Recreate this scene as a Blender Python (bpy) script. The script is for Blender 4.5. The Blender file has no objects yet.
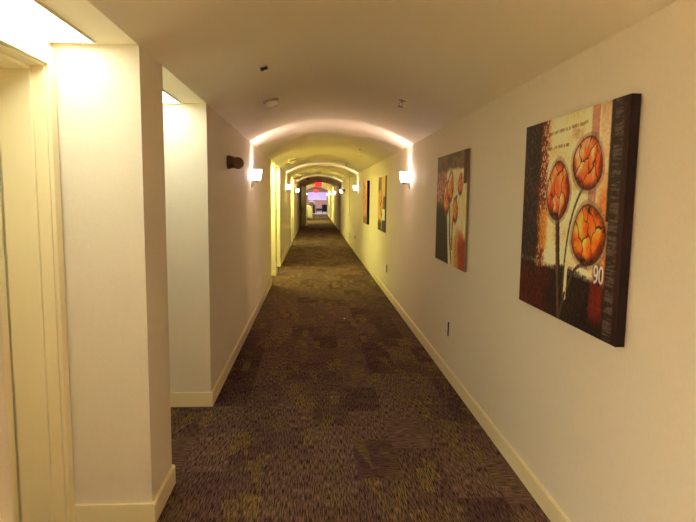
import bpy, bmesh, math, random
import numpy as np
from mathutils import Vector, Matrix
random.seed(4)
scene = bpy.context.scene
COL = scene.collection

# ------------------------------------------------------------------ dimensions (metres)
XR = 1.165            # right wall face
XL = XR - 1.923       # left wall face
XC = (XR + XL) / 2
H = 2.192             # springing line of the vault
RISE = 0.262
HW = (XR - XL) / 2
RAD = (HW * HW + RISE * RISE) / (2 * RISE)
AD = 0.362            # depth of the door alcoves
Y0, Y1 = -6.0, 52.0   # corridor ends
OUT = 0.75            # thickness of the solid wall mass

def vault(x):
    return H + RISE - (RAD - math.sqrt(max(0.0, RAD * RAD - (x - XC) ** 2)))

# ------------------------------------------------------------------ colour + materials
def s2l(c):
    return tuple((v / 12.92 if v <= 0.04045 else ((v + 0.055) / 1.055) ** 2.4) for v in c)

def rgb(r, g, b):
    return s2l((r / 255, g / 255, b / 255)) + (1.0,)

def new_mat(name):
    m = bpy.data.materials.new(name)
    m.use_nodes = True
    nt = m.node_tree
    return m, nt, nt.nodes['Principled BSDF']

def plain(name, col, rough=0.5, metal=0.0, bump=0.0, bscale=200, spec=0.5, vary=0.0):
    m, nt, b = new_mat(name)
    b.inputs['Base Color'].default_value = col
    b.inputs['Roughness'].default_value = rough
    b.inputs['Metallic'].default_value = metal
    b.inputs['Specular IOR Level'].default_value = spec
    if bump or vary:
        tc = nt.nodes.new('ShaderNodeTexCoord')
        n = nt.nodes.new('ShaderNodeTexNoise')
        n.inputs['Scale'].default_value = bscale
        n.inputs['Detail'].default_value = 4
        nt.links.new(tc.outputs['Object'], n.inputs['Vector'])
        if bump:
            bp = nt.nodes.new('ShaderNodeBump')
            bp.inputs['Strength'].default_value = bump
            bp.inputs['Distance'].default_value = 0.002
            nt.links.new(n.outputs['Fac'], bp.inputs['Height'])
            nt.links.new(bp.outputs['Normal'], b.inputs['Normal'])
        if vary:
            n2 = nt.nodes.new('ShaderNodeTexNoise')
            n2.inputs['Scale'].default_value = 70
            n2.inputs['Detail'].default_value = 5
            nt.links.new(tc.outputs['Object'], n2.inputs['Vector'])
            mx = nt.nodes.new('ShaderNodeMix'); mx.data_type = 'RGBA'
            mx.inputs[6].default_value = tuple(c * (1 - vary) for c in col[:3]) + (1,)
            mx.inputs[7].default_value = tuple(min(1, c * (1 + vary)) for c in col[:3]) + (1,)
            nt.links.new(n2.outputs['Fac'], mx.inputs[0])
            nt.links.new(mx.outputs[2], b.inputs['Base Color'])
    return m

def emissive(name, col, strength, base=None):
    m, nt, b = new_mat(name)
    b.inputs['Base Color'].default_value = base or col
    b.inputs['Roughness'].default_value = 0.3
    b.inputs['Emission Color'].default_value = col
    b.inputs['Emission Strength'].default_value = strength
    return m

M = {}
M['wall'] = plain('wall_vinyl', (0.78, 0.70, 0.58, 1), 0.62, bump=0.12, bscale=260, spec=0.3, vary=0.05)
M['ceiling'] = plain('ceiling_paint', (0.95, 0.855, 0.655, 1), 0.6, bump=0.08, bscale=90, spec=0.3)
M['trim'] = plain('cream_trim_paint', (0.86, 0.76, 0.50, 1), 0.38, bump=0.03, bscale=60)
M['door'] = plain('cream_door_paint', (0.86, 0.76, 0.50, 1), 0.4, bump=0.03, bscale=60)
M['taupe'] = plain('taupe_door_paint', (0.30, 0.23, 0.13, 1), 0.45)
M['brass'] = plain('brushed_nickel', (0.42, 0.34, 0.24, 1), 0.35, metal=0.9)
M['bronze'] = plain('dark_bronze', (0.19, 0.11, 0.07, 1), 0.4, bump=0.1, bscale=80)
M['black'] = plain('black_plastic', (0.012, 0.011, 0.012, 1), 0.4)
M['white'] = plain('off_white_plastic', (0.78, 0.72, 0.60, 1), 0.4)
M['capwhite'] = plain('white_cap', (0.95, 0.9, 0.8, 1), 0.25)
M['darkwood'] = plain('dark_wood', (0.025, 0.018, 0.016, 1), 0.4)
M['blue'] = plain('blue_fabric', (0.012, 0.04, 0.13, 1), 0.8)
M['linen'] = plain('white_linen', (0.5, 0.48, 0.42, 1), 0.9, bump=0.3, bscale=12)
M['chrome'] = plain('chrome', (0.6, 0.6, 0.6, 1), 0.25, metal=1)
M['scrap_blue'] = plain('bluish_foil', (0.35, 0.55, 0.7, 1), 0.25, metal=0.3)
M['scrap_white'] = plain('white_paper', (0.8, 0.78, 0.72, 1), 0.7)
M['lobbywall'] = plain('lobby_wall', (0.42, 0.25, 0.22, 1), 0.7)
M['lobbyfloor'] = plain('lobby_floor', (0.16, 0.15, 0.10, 1), 0.5)

# frosted glass of the sconces: glows, and lets part of the bulb's light through
def glass_mat(name, col, strength, clear):
    m = bpy.data.materials.new(name); m.use_nodes = True
    nt = m.node_tree; nt.nodes.clear()
    o = nt.nodes.new('ShaderNodeOutputMaterial')
    e = nt.nodes.new('ShaderNodeEmission'); e.inputs[0].default_value = col; e.inputs[1].default_value = strength
    t = nt.nodes.new('ShaderNodeBsdfTransparent')
    mx = nt.nodes.new('ShaderNodeMixShader'); mx.inputs[0].default_value = clear
    nt.links.new(e.outputs[0], mx.inputs[1]); nt.links.new(t.outputs[0], mx.inputs[2])
    nt.links.new(mx.outputs[0], o.inputs[0])
    return m
M['glass_front'] = glass_mat('frosted_glass_front', (1, 0.76, 0.70, 1), 9.0, 0.5)
M['glass_side'] = glass_mat('frosted_glass_side', (1, 0.76, 0.70, 1), 5.0, 0.0)

LENS = 2.6
LENSCOL = (0.90, 1.0, 0.84, 1)
# prismatic lens of the alcove lights
def lens_mat(name='prismatic_lens', LENS=LENS, LENSCOL=LENSCOL):
    m, nt, b = new_mat(name)
    tc = nt.nodes.new('ShaderNodeTexCoord')
    mp = nt.nodes.new('ShaderNodeMapping'); mp.inputs['Scale'].default_value = (1, 1, 1)
    nt.links.new(tc.outputs['Object'], mp.inputs[0])
    sp = nt.nodes.new('ShaderNodeSeparateXYZ'); nt.links.new(mp.outputs[0], sp.inputs[0])
    def wave(sock, k):
        mu = nt.nodes.new('ShaderNodeMath'); mu.operation = 'MULTIPLY'; mu.inputs[1].default_value = k
        nt.links.new(sock, mu.inputs[0])
        si = nt.nodes.new('ShaderNodeMath'); si.operation = 'SINE'
        nt.links.new(mu.outputs[0], si.inputs[0]); return si.outputs[0]
    a = wave(sp.outputs[0], 420); c = wave(sp.outputs[1], 420)
    ml = nt.nodes.new('ShaderNodeMath'); ml.operation = 'MULTIPLY'
    nt.links.new(a, ml.inputs[0]); nt.links.new(c, ml.inputs[1])
    mr = nt.nodes.new('ShaderNodeMapRange')
    mr.inputs[1].default_value = -1; mr.inputs[2].default_value = 1
    mr.inputs[3].default_value = LENS * 0.82; mr.inputs[4].default_value = LENS * 1.18
    nt.links.new(ml.outputs[0], mr.inputs[0])
    b.inputs['Base Color'].default_value = (0.8, 0.78, 0.68, 1)
    b.inputs['Emission Color'].default_value = LENSCOL
    nt.links.new(mr.outputs[0], b.inputs['Emission Strength'])
    return m
M['lens'] = lens_mat()
M['lens_green'] = lens_mat('yellower_lens', 13.0, (0.94, 1.0, 0.34, 1))

M['lobby_fill_lens'] = lens_mat('lobby_fill_lens', 20.0, (0.98, 0.96, 0.82, 1))  # fill light for the added side lobby behind the viewer
# patterned carpet
def carpet_mat():
    m, nt, b = new_mat('patterned_carpet')
    L = nt.links.new
    N = nt.nodes.new
    tc = N('ShaderNodeTexCoord')
    def math_(op, a, bb=None, c=None):
        n = N('ShaderNodeMath'); n.operation = op
        for i, v in enumerate((a, bb, c)):
            if v is None: continue
            if isinstance(v, (int, float)): n.inputs[i].default_value = v
            else: L(v, n.inputs[i])
        return n.outputs[0]
    sp = N('ShaderNodeSeparateXYZ'); L(tc.outputs['Object'], sp.inputs[0])
    X, Y = sp.outputs[0], sp.outputs[1]
    def rnd(xs, ys, zs=0.0):
        c = N('ShaderNodeCombineXYZ'); L(xs, c.inputs[0]); L(ys, c.inputs[1]); c.inputs[2].default_value = zs
        w = N('ShaderNodeTexWhiteNoise'); w.noise_dimensions = '3D'; L(c.outputs[0], w.inputs['Vector'])
        return w.outputs['Value']
    def cells(sx, sy, slant, seed, off=0.0):
        # long slim cells, columns shifted against each other, their long sides slanted by `slant`
        xs = math_('ADD', X, math_('MULTIPLY', Y, slant))
        col = math_('FLOOR', math_('DIVIDE', xs, sx))
        sh = rnd(col, col, seed)
        yy = math_('ADD', math_('DIVIDE', Y, sy), sh)
        row = math_('FLOOR', yy)
        fx = math_('FRACT', math_('DIVIDE', xs, sx)); fy = math_('FRACT', yy)
        return rnd(col, row, seed + 3.3), fx, fy, rnd(col, row, seed + 9.1)
    # big plank-like tiles: tone variation
    v1, fx1, fy1, w1 = cells(0.25, 0.5, 0.0, 1.0)
    v2, fx2, fy2, w2 = cells(0.065, 0.27, 0.0, 2.0)
    v3, fx3, fy3, w3 = cells(0.10, 0.42, 0.28, 5.0)
    v4, fx4, fy4, w4 = cells(0.11, 0.46, -0.3, 7.0)
    acc2 = math_('GREATER_THAN', v2, 0.92)                       # rectangular olive slivers
    tri = math_('LESS_THAN', fx3, fy3)                           # wedge shaped ones
    acc3 = math_('MULTIPLY', math_('GREATER_THAN', v3, 0.88), tri)
    tri4 = math_('GREATER_THAN', math_('ADD', fx4, fy4), 1.0)
    acc4 = math_('MULTIPLY', math_('GREATER_THAN', v4, 0.88), tri4)
    acc = math_('MAXIMUM', math_('MULTIPLY', acc2, 0.8), math_('MAXIMUM', math_('MULTIPLY', acc3, 0.6), math_('MULTIPLY', acc4, 0.5)))
    # fine tufted lines: along the hall, or across it in some tiles
    nA = N('ShaderNodeTexNoise'); mA = N('ShaderNodeMapping'); mA.inputs['Scale'].default_value = (165, 15, 1)
    L(tc.outputs['Object'], mA.inputs[0]); L(mA.outputs[0], nA.inputs['Vector']); nA.inputs['Scale'].default_value = 1; nA.inputs['Detail'].default_value = 2
    nB = N('ShaderNodeTexNoise'); mB = N('ShaderNodeMapping'); mB.inputs['Scale'].default_value = (15, 165, 1)
    L(tc.outputs['Object'], mB.inputs[0]); L(mB.outputs[0], nB.inputs['Vector']); nB.inputs['Scale'].default_value = 1; nB.inputs['Detail'].default_value = 2
    nC = N('ShaderNodeTexNoise'); nC.inputs['Scale'].default_value = 200; nC.inputs['Detail'].default_value = 2
    L(tc.outputs['Object'], nC.inputs['Vector'])
    pick = math_('GREATER_THAN', w1, 0.8)
    mf = N('ShaderNodeMix'); mf.data_type = 'FLOAT'; L(pick, mf.inputs[0]); L(nA.outputs[0], mf.inputs[2]); L(nB.outputs[0], mf.inputs[3])
    line = math_('ADD', math_('MULTIPLY', mf.outputs[0], 0.65), math_('MULTIPLY', nC.outputs[0], 0.35))
    linec = N('ShaderNodeMapRange'); L(line, linec.inputs[0])
    linec.inputs[1].default_value = 0.38; linec.inputs[2].default_value = 0.62
    linec.inputs[3].default_value = 0.0; linec.inputs[4].default_value = 2.0
    base = N('ShaderNodeMix'); base.data_type = 'RGBA'
    L(v1, base.inputs[0]); base.inputs[6].default_value = (0.066, 0.029, 0.029, 1); base.inputs[7].default_value = (0.135, 0.075, 0.060, 1)
    gn = N('ShaderNodeTexNoise'); gn.inputs['Scale'].default_value = 5; gn.inputs['Detail'].default_value = 5
    L(tc.outputs['Object'], gn.inputs['Vector'])
    gr = N('ShaderNodeMapRange'); L(gn.outputs[0], gr.inputs[0]); gr.inputs[1].default_value = 0.45; gr.inputs[2].default_value = 0.7; gr.inputs[4].default_value = 0.5
    base2 = N('ShaderNodeMix'); base2.data_type = 'RGBA'
    L(gr.outputs[0], base2.inputs[0]); L(base.outputs[2], base2.inputs[6]); base2.inputs[7].default_value = (0.140, 0.098, 0.040, 1)
    c2 = N('ShaderNodeMix'); c2.data_type = 'RGBA'
    L(acc, c2.inputs[0]); L(base2.outputs[2], c2.inputs[6]); c2.inputs[7].default_value = (0.160, 0.102, 0.038, 1)
    mul = N('ShaderNodeVectorMath'); mul.operation = 'SCALE'
    L(c2.outputs[2], mul.inputs[0]); L(linec.outputs[0], mul.inputs['Scale'])
    L(mul.outputs[0], b.inputs['Base Color'])
    b.inputs['Roughness'].default_value = 0.95
    b.inputs['Specular IOR Level'].default_value = 0.15
    bp = N('ShaderNodeBump'); bp.inputs['Strength'].default_value = 0.5; bp.inputs['Distance'].default_value = 0.003
    L(line, bp.inputs['Height']); L(bp.outputs[0], b.inputs['Normal'])
    return m
M['carpet'] = carpet_mat()

def vc_mat():
    m, nt, b = new_mat('painted_canvas')
    a = nt.nodes.new('ShaderNodeVertexColor'); a.layer_name = 'paint'
    nt.links.new(a.outputs[0], b.inputs['Base Color'])
    b.inputs['Roughness'].default_value = 0.6
    b.inputs['Specular IOR Level'].default_value = 0.25
    tc = nt.nodes.new('ShaderNodeTexCoord')
    n = nt.nodes.new('ShaderNodeTexNoise'); n.inputs['Scale'].default_value = 60; n.inputs['Detail'].default_value = 6
    nt.links.new(tc.outputs['Object'], n.inputs['Vector'])
    bp = nt.nodes.new('ShaderNodeBump'); bp.inputs['Strength'].default_value = 0.5; bp.inputs['Distance'].default_value = 0.004
    nt.links.new(n.outputs['Fac'], bp.inputs['Height']); nt.links.new(bp.outputs[0], b.inputs['Normal'])
    return m
M['paint'] = vc_mat()

# ------------------------------------------------------------------ mesh helpers
def bm_new():
    return bmesh.new()

def box(bm, x0, x1, y0, y1, z0, z1, mi=0):
    x0, x1 = min(x0, x1), max(x0, x1)
    v = [bm.verts.new((x, y, z)) for z in (z0, z1) for y in (y0, y1) for x in (x0, x1)]
    for q in ((0, 2, 3, 1), (4, 5, 7, 6), (0, 1, 5, 4), (2, 6, 7, 3), (0, 4, 6, 2), (1, 3, 7, 5)):
        f = bm.faces.new([v[i] for i in q]); f.material_index = mi
    return v

def lathe(bm, prof, seg=24, mat=None, cap=True):
    """prof: (radius, height) pairs about +Z, then transformed by mat"""
    mat = mat or Matrix()
    rings = []
    for r, h in prof:
        rings.append([bm.verts.new(mat @ Vector((r * math.cos(2 * math.pi * i / seg), r * math.sin(2 * math.pi * i / seg), h))) for i in range(seg)])
    for a, b in zip(rings, rings[1:]):
        for i in range(seg):
            bm.faces.new((a[i], a[(i + 1) % seg], b[(i + 1) % seg], b[i]))
    if cap:
        bm.faces.new(list(reversed(rings[0]))); bm.faces.new(rings[-1])

def tube(bm, p, q, r, seg=10):
    p, q = Vector(p), Vector(q)
    d = q - p
    m = Matrix.Translation(p) @ d.to_track_quat('Z', 'Y').to_matrix().to_4x4()
    lathe(bm, [(r, 0), (r, d.length)], seg, m)

def obj(name, bm, mats, parent=None, bevel=0.0, smooth=False, normals=True):
    if normals:
        bmesh.ops.recalc_face_normals(bm, faces=bm.faces)
    me = bpy.data.meshes.new(name)
    bm.to_mesh(me); bm.free()
    if not isinstance(mats, (list, tuple)): mats = [mats]
    for m in mats: me.materials.append(m)
    o = bpy.data.objects.new(name, me)
    COL.objects.link(o)
    if smooth:
        for p in me.polygons: p.use_smooth = True
        md = o.modifiers.new('wn', 'WEIGHTED_NORMAL') if False else None
    if parent: o.parent = parent
    if bevel:
        b = o.modifiers.new('bevel', 'BEVEL'); b.width = bevel; b.segments = 2; b.limit_method = 'ANGLE'
    return o

def tag(o, label, cat, group=None):
    o['label'] = label; o['category'] = cat
    if group: o['group'] = group
    return o

def struct(o):
    o['kind'] = 'structure'; return o

def thing(name, label, cat, loc=(0, 0, 0), rotz=0, group=None):
    o = bpy.data.objects.new(name, None); COL.objects.link(o)
    o.empty_display_size = 0.1
    o.location = loc; o.rotation_euler = (0, 0, rotz)
    return tag(o, label, cat, group)

def dup(root, loc, rotz, label=None):
    def rec(o, parent):
        c = o.copy(); COL.objects.link(c)
        if parent: c.parent = parent
        for ch in [x for x in bpy.data.objects if x.parent == o]:
            rec(ch, c)
        return c
    r = rec(root, None)
    r.location = loc; r.rotation_euler = (0, 0, rotz)
    if label: r['label'] = label
    return r

# ------------------------------------------------------------------ the room shell
# alcove pairs: (start, pillar start, pillar end, end, lit)
LEFT = [(1.39, 2.56, 2.93, 4.08, 1), (9.95, 11.05, 11.42, 12.52, 1), (18.3, 19.4, 19.77, 20.9, 1),
        (35.0, 36.1, 36.5, 37.6, 1), (43.4, 44.5, 44.9, 46.0, 1)]
RIGHT = [(-3.6, -2.45, -2.1, -0.95, 1), (35.0, 36.1, 36.5, 37.6, 1), (43.4, 44.5, 44.9, 46.0, 1)]  # first pair is unseen, added so its panels light the near walls
FY = 30.0
GAP0, GAP1 = -3.9, -0.3  # opening in the left wall towards the added side lobby
CUT = 0.92            # door opening width
DZ = 2.09             # door opening height

door_no = [0]
def build_side(sg, blocks, side, extra=()):
    xf = XR if sg > 0 else XL
    xb = xf + sg * AD
    xo = xf + sg * (AD + OUT * 0.6)
    bm = bm_new(); bb = bm_new()
    T = 0.014; BH = 0.107
    alc = []
    for a, p, q, e, lit in blocks:
        alc.append((a, p, 'near', lit)); alc.append((q, e, 'far', lit))
    alc += list(extra)
    alc = sorted([(max(a, Y0), e, k, l) for a, e, k, l in alc if e > Y0 + .5])
    y = Y0
    def base(x0, x1, y0, y1):
        box(bb, x0, x1, y0, y1, 0, BH - 0.006); 
        # thin bevelled lip
        cx = T * 0.35
        if abs(x1 - x0) < 0.02:
            wallx = xf if abs(x0 - xf) < 0.016 and abs(x1 - xf) < 0.016 else xb
            box(bb, wallx, wallx - sg * (T - cx), y0, y1, BH - 0.006, BH)
        else:
            box(bb, x0, x1, y0 + (cx if side_dir < 0 else 0), y1 - (cx if side_dir > 0 else 0), BH - 0.006, BH)
    side_dir = 0
    for a, e, k, lit in alc:
        if a > y:
            box(bm, xf, xo, y, a, 0, H)
            side_dir = 0
            base(xf, xf - sg * T, y - (T if y > Y0 else 0), a + T)
        if k == 'gap':
            y = e; continue
        # door opening inside the alcove
        if k == 'near': d1 = e - 0.075; d0 = d1 - CUT
        else: d0 = a + 0.075; d1 = d0 + CUT
        if e - a < 1.05: d0 = a + .1; d1 = e - .1
        if k == 'dark': d0 = a + .8; d1 = d0 + CUT
        box(bm, xb, xo, a, d0, 0, H); box(bm, xb, xo, d1, e, 0, H)
        box(bm, xb, xo, d0, d1, DZ, H)
        box(bm, xb + sg * 0.25, xo, d0, d1, 0, DZ)
        cw = 0.055
        # baseboards on the alcove's returns and back wall
        side_dir = 1
        box(bb, xf, xb, a, a + T, 0, BH); side_dir = -1
        box(bb, xf, xb, e - T, e, 0, BH)
        if d0 - 0.08 > a: box(bb, xb, xb - sg * T, a, d0 - cw - .003, 0, BH)
        if e > d1 + 0.08: box(bb, xb, xb - sg * T, d1 + cw + .003, e, 0, BH)
        # door leaf + frame + handle
        door_no[0] += 1
        leafx = xb + sg * 0.19
        lb = bm_new(); box(lb, leafx, leafx + sg * 0.045, d0 + 0.034, d1 - 0.034, 0.008, DZ - 0.034)
        leaf = struct(obj('door_%d' % door_no[0], lb, M['door' if k != 'dark' else 'taupe'], bevel=0.002))
        fb = bm_new()
        cw = 0.055
        px = xb - sg * 0.016
        for (ya, yb) in ((d0 - cw, d0 + 0.004), (d1 - 0.004, d1 + cw)):
            box(fb, px, xb, ya, yb, 0, DZ + 0.075)
        box(fb, px, xb, d0 + 0.004, d1 - 0.004, DZ - 0.004, DZ + 0.075)
        for (ya, yb) in ((d0, d0 + 0.012), (d1 - 0.012, d1)):
            box(fb, xb, xb + sg * 0.249, ya, yb, 0, DZ)
        box(fb, xb, xb + sg * 0.249, d0 + .012, d1 - .012, DZ - 0.012, DZ)
        # stop, leaving a rebate towards the leaf
        for (ya, yb) in ((d0 + .012, d0 + 0.030), (d1 - 0.030, d1 - .012)):
            box(fb, xb + sg * 0.050, xb + sg * 0.184, ya, yb, 0, DZ - .012)
        box(fb, xb + sg * 0.050, xb + sg * 0.184, d0 + .03, d1 - .03, DZ - 0.030, DZ - .012)
        obj('door_frame', fb, M['trim'], leaf, bevel=0.003)
        hb = bm_new()
        hy = d0 + 0.10 if k == 'near' else d1 - 0.10
        dd = 1 if k == 'near' else -1
        lathe(hb, [(0.026, 0), (0.024, 0.008), (0.01, 0.01), (0.01, 0.05)], 16,
              Matrix.Translation((leafx, hy, 0.96)) @ Matrix.Rotation(-sg * math.pi / 2, 4, 'Y'))
        tube(hb, (leafx - sg * 0.046, hy - 0.01 * dd, 0.96), (leafx - sg * 0.046, hy + 0.11 * dd, 0.96), 0.008)
        obj('door_handle', hb, M['brass'], leaf, smooth=True)
        y = e
    box(bm, xf, xo, y, Y1, 0, H)
    base(xf, xf - sg * T, y - T, Y1)
    struct(obj('wall_' + side, bm, M['wall']))
    struct(obj('baseboard_' + side, bb, M['trim']))
    return alc

alcL = build_side(-1, LEFT, 'left', extra=[(GAP0, GAP1, 'gap', 0)])
alcR = build_side(1, RIGHT, 'right', extra=[(25.0, 27.0, 'dark', 0)])

# vaulted ceiling with flat alcove soffits
bm = bm_new()
NS = 28
prev = None
xs = [XL + (XR - XL) * i / NS for i in range(NS + 1)]
ys = [Y0 + (Y1 - Y0) * i / 58 for i in range(59)]
grid = [[bm.verts.new((x, y, vault(x))) for x in xs] for y in ys]
for j in range(len(ys) - 1):
    for i in range(NS):
        f = bm.faces.new((grid[j][i], grid[j + 1][i], grid[j + 1][i + 1], grid[j][i + 1])); f.smooth = True
xo_l = XL - AD - OUT * 0.6; xo_r = XR + AD + OUT * 0.6
box(bm, xo_l, XL, Y0, Y1, H, 2.75)
box(bm, XR, xo_r, Y0, Y1, H, 2.75)
box(bm, XL, XR, Y0, Y1, 2.6, 2.75)
struct(obj('ceiling', bm, M['ceiling'], normals=False))

bm = bm_new(); box(bm, xo_l - 0.0, xo_r, Y0, Y1 + 0.0, -0.1, 0)
struct(obj('floor', bm, M['carpet']))
bm = bm_new(); box(bm, xo_l, xo_r, Y0 - 0.15, Y0, 0, 2.75)
struct(obj('wall_back', bm, M['wall']))

bm = bm_new(); box(bm, XR - 0.03, XR, 18.7, 18.82, 0, H)
struct(obj('trim_3', bm, M['trim'], bevel=0.003))
# unseen side lobby, added left behind the viewer to light the near walls
QX = -5.2
bm = bm_new(); box(bm, QX, xo_l, GAP0 - .6, GAP1, -0.1, 0)
struct(obj('floor.002', bm, plain('pale_bounce_floor', (0.72, 0.64, 0.48, 1), 0.4)))  # kept pale to bounce the added light up to the ceiling
bm = bm_new(); box(bm, QX, xo_l, GAP0 - .6, GAP1, 2.45, 2.6)
struct(obj('ceiling.002', bm, M['ceiling']))
bm = bm_new()
box(bm, QX - .15, QX, GAP0 - .75, GAP1 + .15, 0, 2.6)
box(bm, QX, xo_l, GAP0 - .75, GAP0 - .6, 0, 2.6); box(bm, QX, xo_l, GAP1, GAP1 + .15, 0, 2.6)
struct(obj('wall_added_lobby', bm, M['wall']))

# fire door bulkhead across the corridor
OX0, OX1 = -0.45, XR
bm = bm_new()
cx = (OX0 + OX1) / 2; hw = (OX1 - OX0) / 2
def low(x):
    t = (x - cx) / hw
    return 2.13 + 0.2 * (1 - t * t)
cols = [XL] + [OX0 + (OX1 - OX0) * i / 16 for i in range(17)]
for i in range(len(cols) - 1):
    a, b = cols[i], cols[i + 1]
    la, lb_ = (0, 0) if (b <= OX0 + 1e-6) else (low(a), low(b))
    ta, tb = vault(a), vault(b)
    sub = 6 if la == 0 else 1
    for s in range(sub):
        aa = a + (b - a) * s / sub; bb_ = a + (b - a) * (s + 1) / sub
        if la == 0: l1 = l2 = 0
        else: l1, l2 = la, lb_
        v = [bm.verts.new((x, y, z)) for (x, z) in ((aa, l1), (bb_, l2), (bb_, vault(bb_)), (aa, vault(aa))) for y in (FY, FY + 0.15)]
        for q in ((0, 2, 4, 6), (1, 7, 5, 3), (0, 1, 3, 2), (4, 5, 7, 6), (0, 6, 7, 1), (2, 3, 5, 4)):
            bm.faces.new([v[k] for k in q])
struct(obj('trim_1', bm, M['wall']))
# its frame
bm = bm_new()
for x in (OX0,):
    box(bm, x, x + 0.04, FY - 0.02, FY + 0.17, 0, 2.13)
struct(obj('trim_2', bm, M['trim']))
# open fire door leaf, swung towards us on the left
ang_v = Vector((-0.235, -0.86, 0)).normalized()
ang = math.atan2(ang_v.y, ang_v.x)
bm = bm_new(); box(bm, 0.0, 0.90, -0.022, 0.022, 0.01, 2.1)
leaf = struct(obj('door_%d' % (door_no[0] + 1), bm, M['taupe'], bevel=0.003))
leaf.location = (OX0 - 0.005, FY - 0.045, 0); leaf.rotation_euler = (0, 0, ang)
bm = bm_new()
for s in (1, -1):
    box(bm, 0.72, 0.86, s * 0.022, s * 0.03, 0.72, 1.10)
    lathe(bm, [(0.02, 0), (0.02, 0.05)], 12, Matrix.Translation((0.80, s * 0.022, 0.95)) @ Matrix.Rotation(-s * math.pi / 2, 4, 'X'))
    box(bm, 0.66, 0.81, s * 0.06, s * 0.075, 0.935, 0.965)
obj('door_handle', bm, M['black'], leaf)

# lobby at the far end
bm = bm_new()
LX0, LX1, LY1 = -3.5, 4.0, 61.0
box(bm, LX0 - .15, LX0, Y1, LY1, 0, 2.9); box(bm, LX1, LX1 + .15, Y1, LY1, 0, 2.9)
box(bm, LX0 - .15, xo_l, Y1 - .15, Y1, 0, 2.9); box(bm, xo_r, LX1 + .15, Y1 - .15, Y1, 0, 2.9)
struct(obj('wall_front', bm, M['wall']))
bm = bm_new()
WX0, WX1, WZ0, WZ1 = -0.70, 1.30, 1.25, 2.10
box(bm, LX0, WX0, LY1, LY1 + .15, 0, 2.9); box(bm, WX1, LX1, LY1, LY1 + .15, 0, 2.9)
box(bm, WX0, WX1, LY1, LY1 + .15, 0, WZ0); box(bm, WX0, WX1, LY1, LY1 + .15, WZ1, 2.9)
struct(obj('wall_end', bm, M['lobbywall']))
bm = bm_new(); box(bm, LX0 - .15, LX1 + .15, Y1, LY1 + .15, 2.75, 2.9)
struct(obj('ceiling.001', bm, M['ceiling']))
bm = bm_new(); box(bm, LX0 - .15, LX1 + .15, Y1, LY1 + .15, -0.1, 0)
struct(obj('floor.001', bm, M['lobbyfloor']))
bm = bm_new(); box(bm, WX0, WX1, LY1 + 0.06, LY1 + 0.08, WZ0, WZ1)
win = struct(obj('window_1', bm, emissive('evening_window', (0.50, 0.42, 0.95, 1), 0.10)))
bm = bm_new()
for x in (WX0, WX1 - .04, (WX0 + WX1) / 2 - .02): box(bm, x, x + .04, LY1 - .01, LY1 + .06, WZ0, WZ1)
for z in (WZ0, WZ1 - .04): box(bm, WX0 + .04, WX1 - .04, LY1 - .01, LY1 + .05, z, z + .04)
obj('window_frame', bm, M['trim'], win)

# ------------------------------------------------------------------ alcove ceiling lights
PW, PL = 0.185, 1.06
def make_panel(label, loc):
    t = thing('ceiling_light', label, 'ceiling light', loc, 0, 'recessed lights in the door alcoves')
    b = bm_new(); box(b, -PW / 2, PW / 2, -PL / 2, PL / 2, -0.006, -0.001)
    obj('diffuser', b, M['lens'], t)
    b = bm_new(); w = 0.008
    box(b, -PW / 2 - w, -PW / 2, -PL / 2 - w, PL / 2 + w, -0.01, 0); box(b, PW / 2, PW / 2 + w, -PL / 2 - w, PL / 2 + w, -0.01, 0)
    box(b, -PW / 2, PW / 2, -PL / 2 - w, -PL / 2, -0.01, 0); box(b, -PW / 2, PW / 2, PL / 2, PL / 2 + w, -0.01, 0)
    obj('frame', b, M['trim'], t)
    return t
panel0 = None
_gm = []
def green_mesh(me):
    if not _gm:
        c = me.copy(); c.materials[0] = M['lens_green']; _gm.append(c)
    return _gm[0]
pl_labels = {
    ('L', 1.39): 'bright ceiling light panel above the nearest cream door, top left corner',
    ('L', 2.93): 'ceiling light panel just visible in the alcove behind the nearest pillar',
}
names_ = ['first', 'second', 'third', 'fourth', 'fifth', 'sixth', 'seventh', 'eighth', 'ninth', 'tenth', 'eleventh', 'twelfth']
for side, alc, sg in (('L', alcL, -1), ('R', alcR, 1)):
    k = 0
    for a, e, kind, lit in alc:
        if not lit: continue
        if e - a < 0.9: continue
        xf = XL if sg < 0 else XR
        x = xf + sg * (0.172 + PW / 2 + 0.0)
        if a < 0:
            lab = 'added light in an unseen %s alcove, %s, behind the viewer' % ('left' if sg < 0 else 'right', 'nearer pillar' if kind == 'near' else 'farther pillar')
        else:
            lab = pl_labels.get((side, round(a, 2)), 'recessed light panel, %s lit alcove along the %s wall' % (names_[k], 'left' if sg < 0 else 'right'))
            k += 1
        ym = (a + e) / 2
        if panel0 is None:
            panel0 = make_panel(lab, (x, ym, H)); 
        else:
            pc = dup(panel0, (x, ym, H), 0, lab)
            if a > 8:
                for ch in [c for c in bpy.data.objects if c.parent == pc and c.name.startswith('diffuser')]:
                    ch.data = green_mesh(ch.data)

for i, (x, y) in enumerate(((-1.95, -2.7), (-3.6, -2.7))):  # added fill lamps of the unseen side lobby
    t = thing('ceiling_light', 'added square light in the unseen side lobby behind the viewer, %s' % ('nearer the hall' if i == 0 else 'farther from the hall'), 'ceiling light', (x, y, 2.45))
    b = bm_new(); box(b, -0.55, 0.55, -0.55, 0.55, -0.008, -0.001); obj('diffuser', b, M['lobby_fill_lens'], t)
    b = bm_new()
    for q in ((-.58, -.55, -.58, .58), (.55, .58, -.58, .58), (-.55, .55, -.58, -.55), (-.55, .55, .55, .58)): box(b, *q, -0.012, 0)
    obj('frame', b, M['trim'], t)

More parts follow.
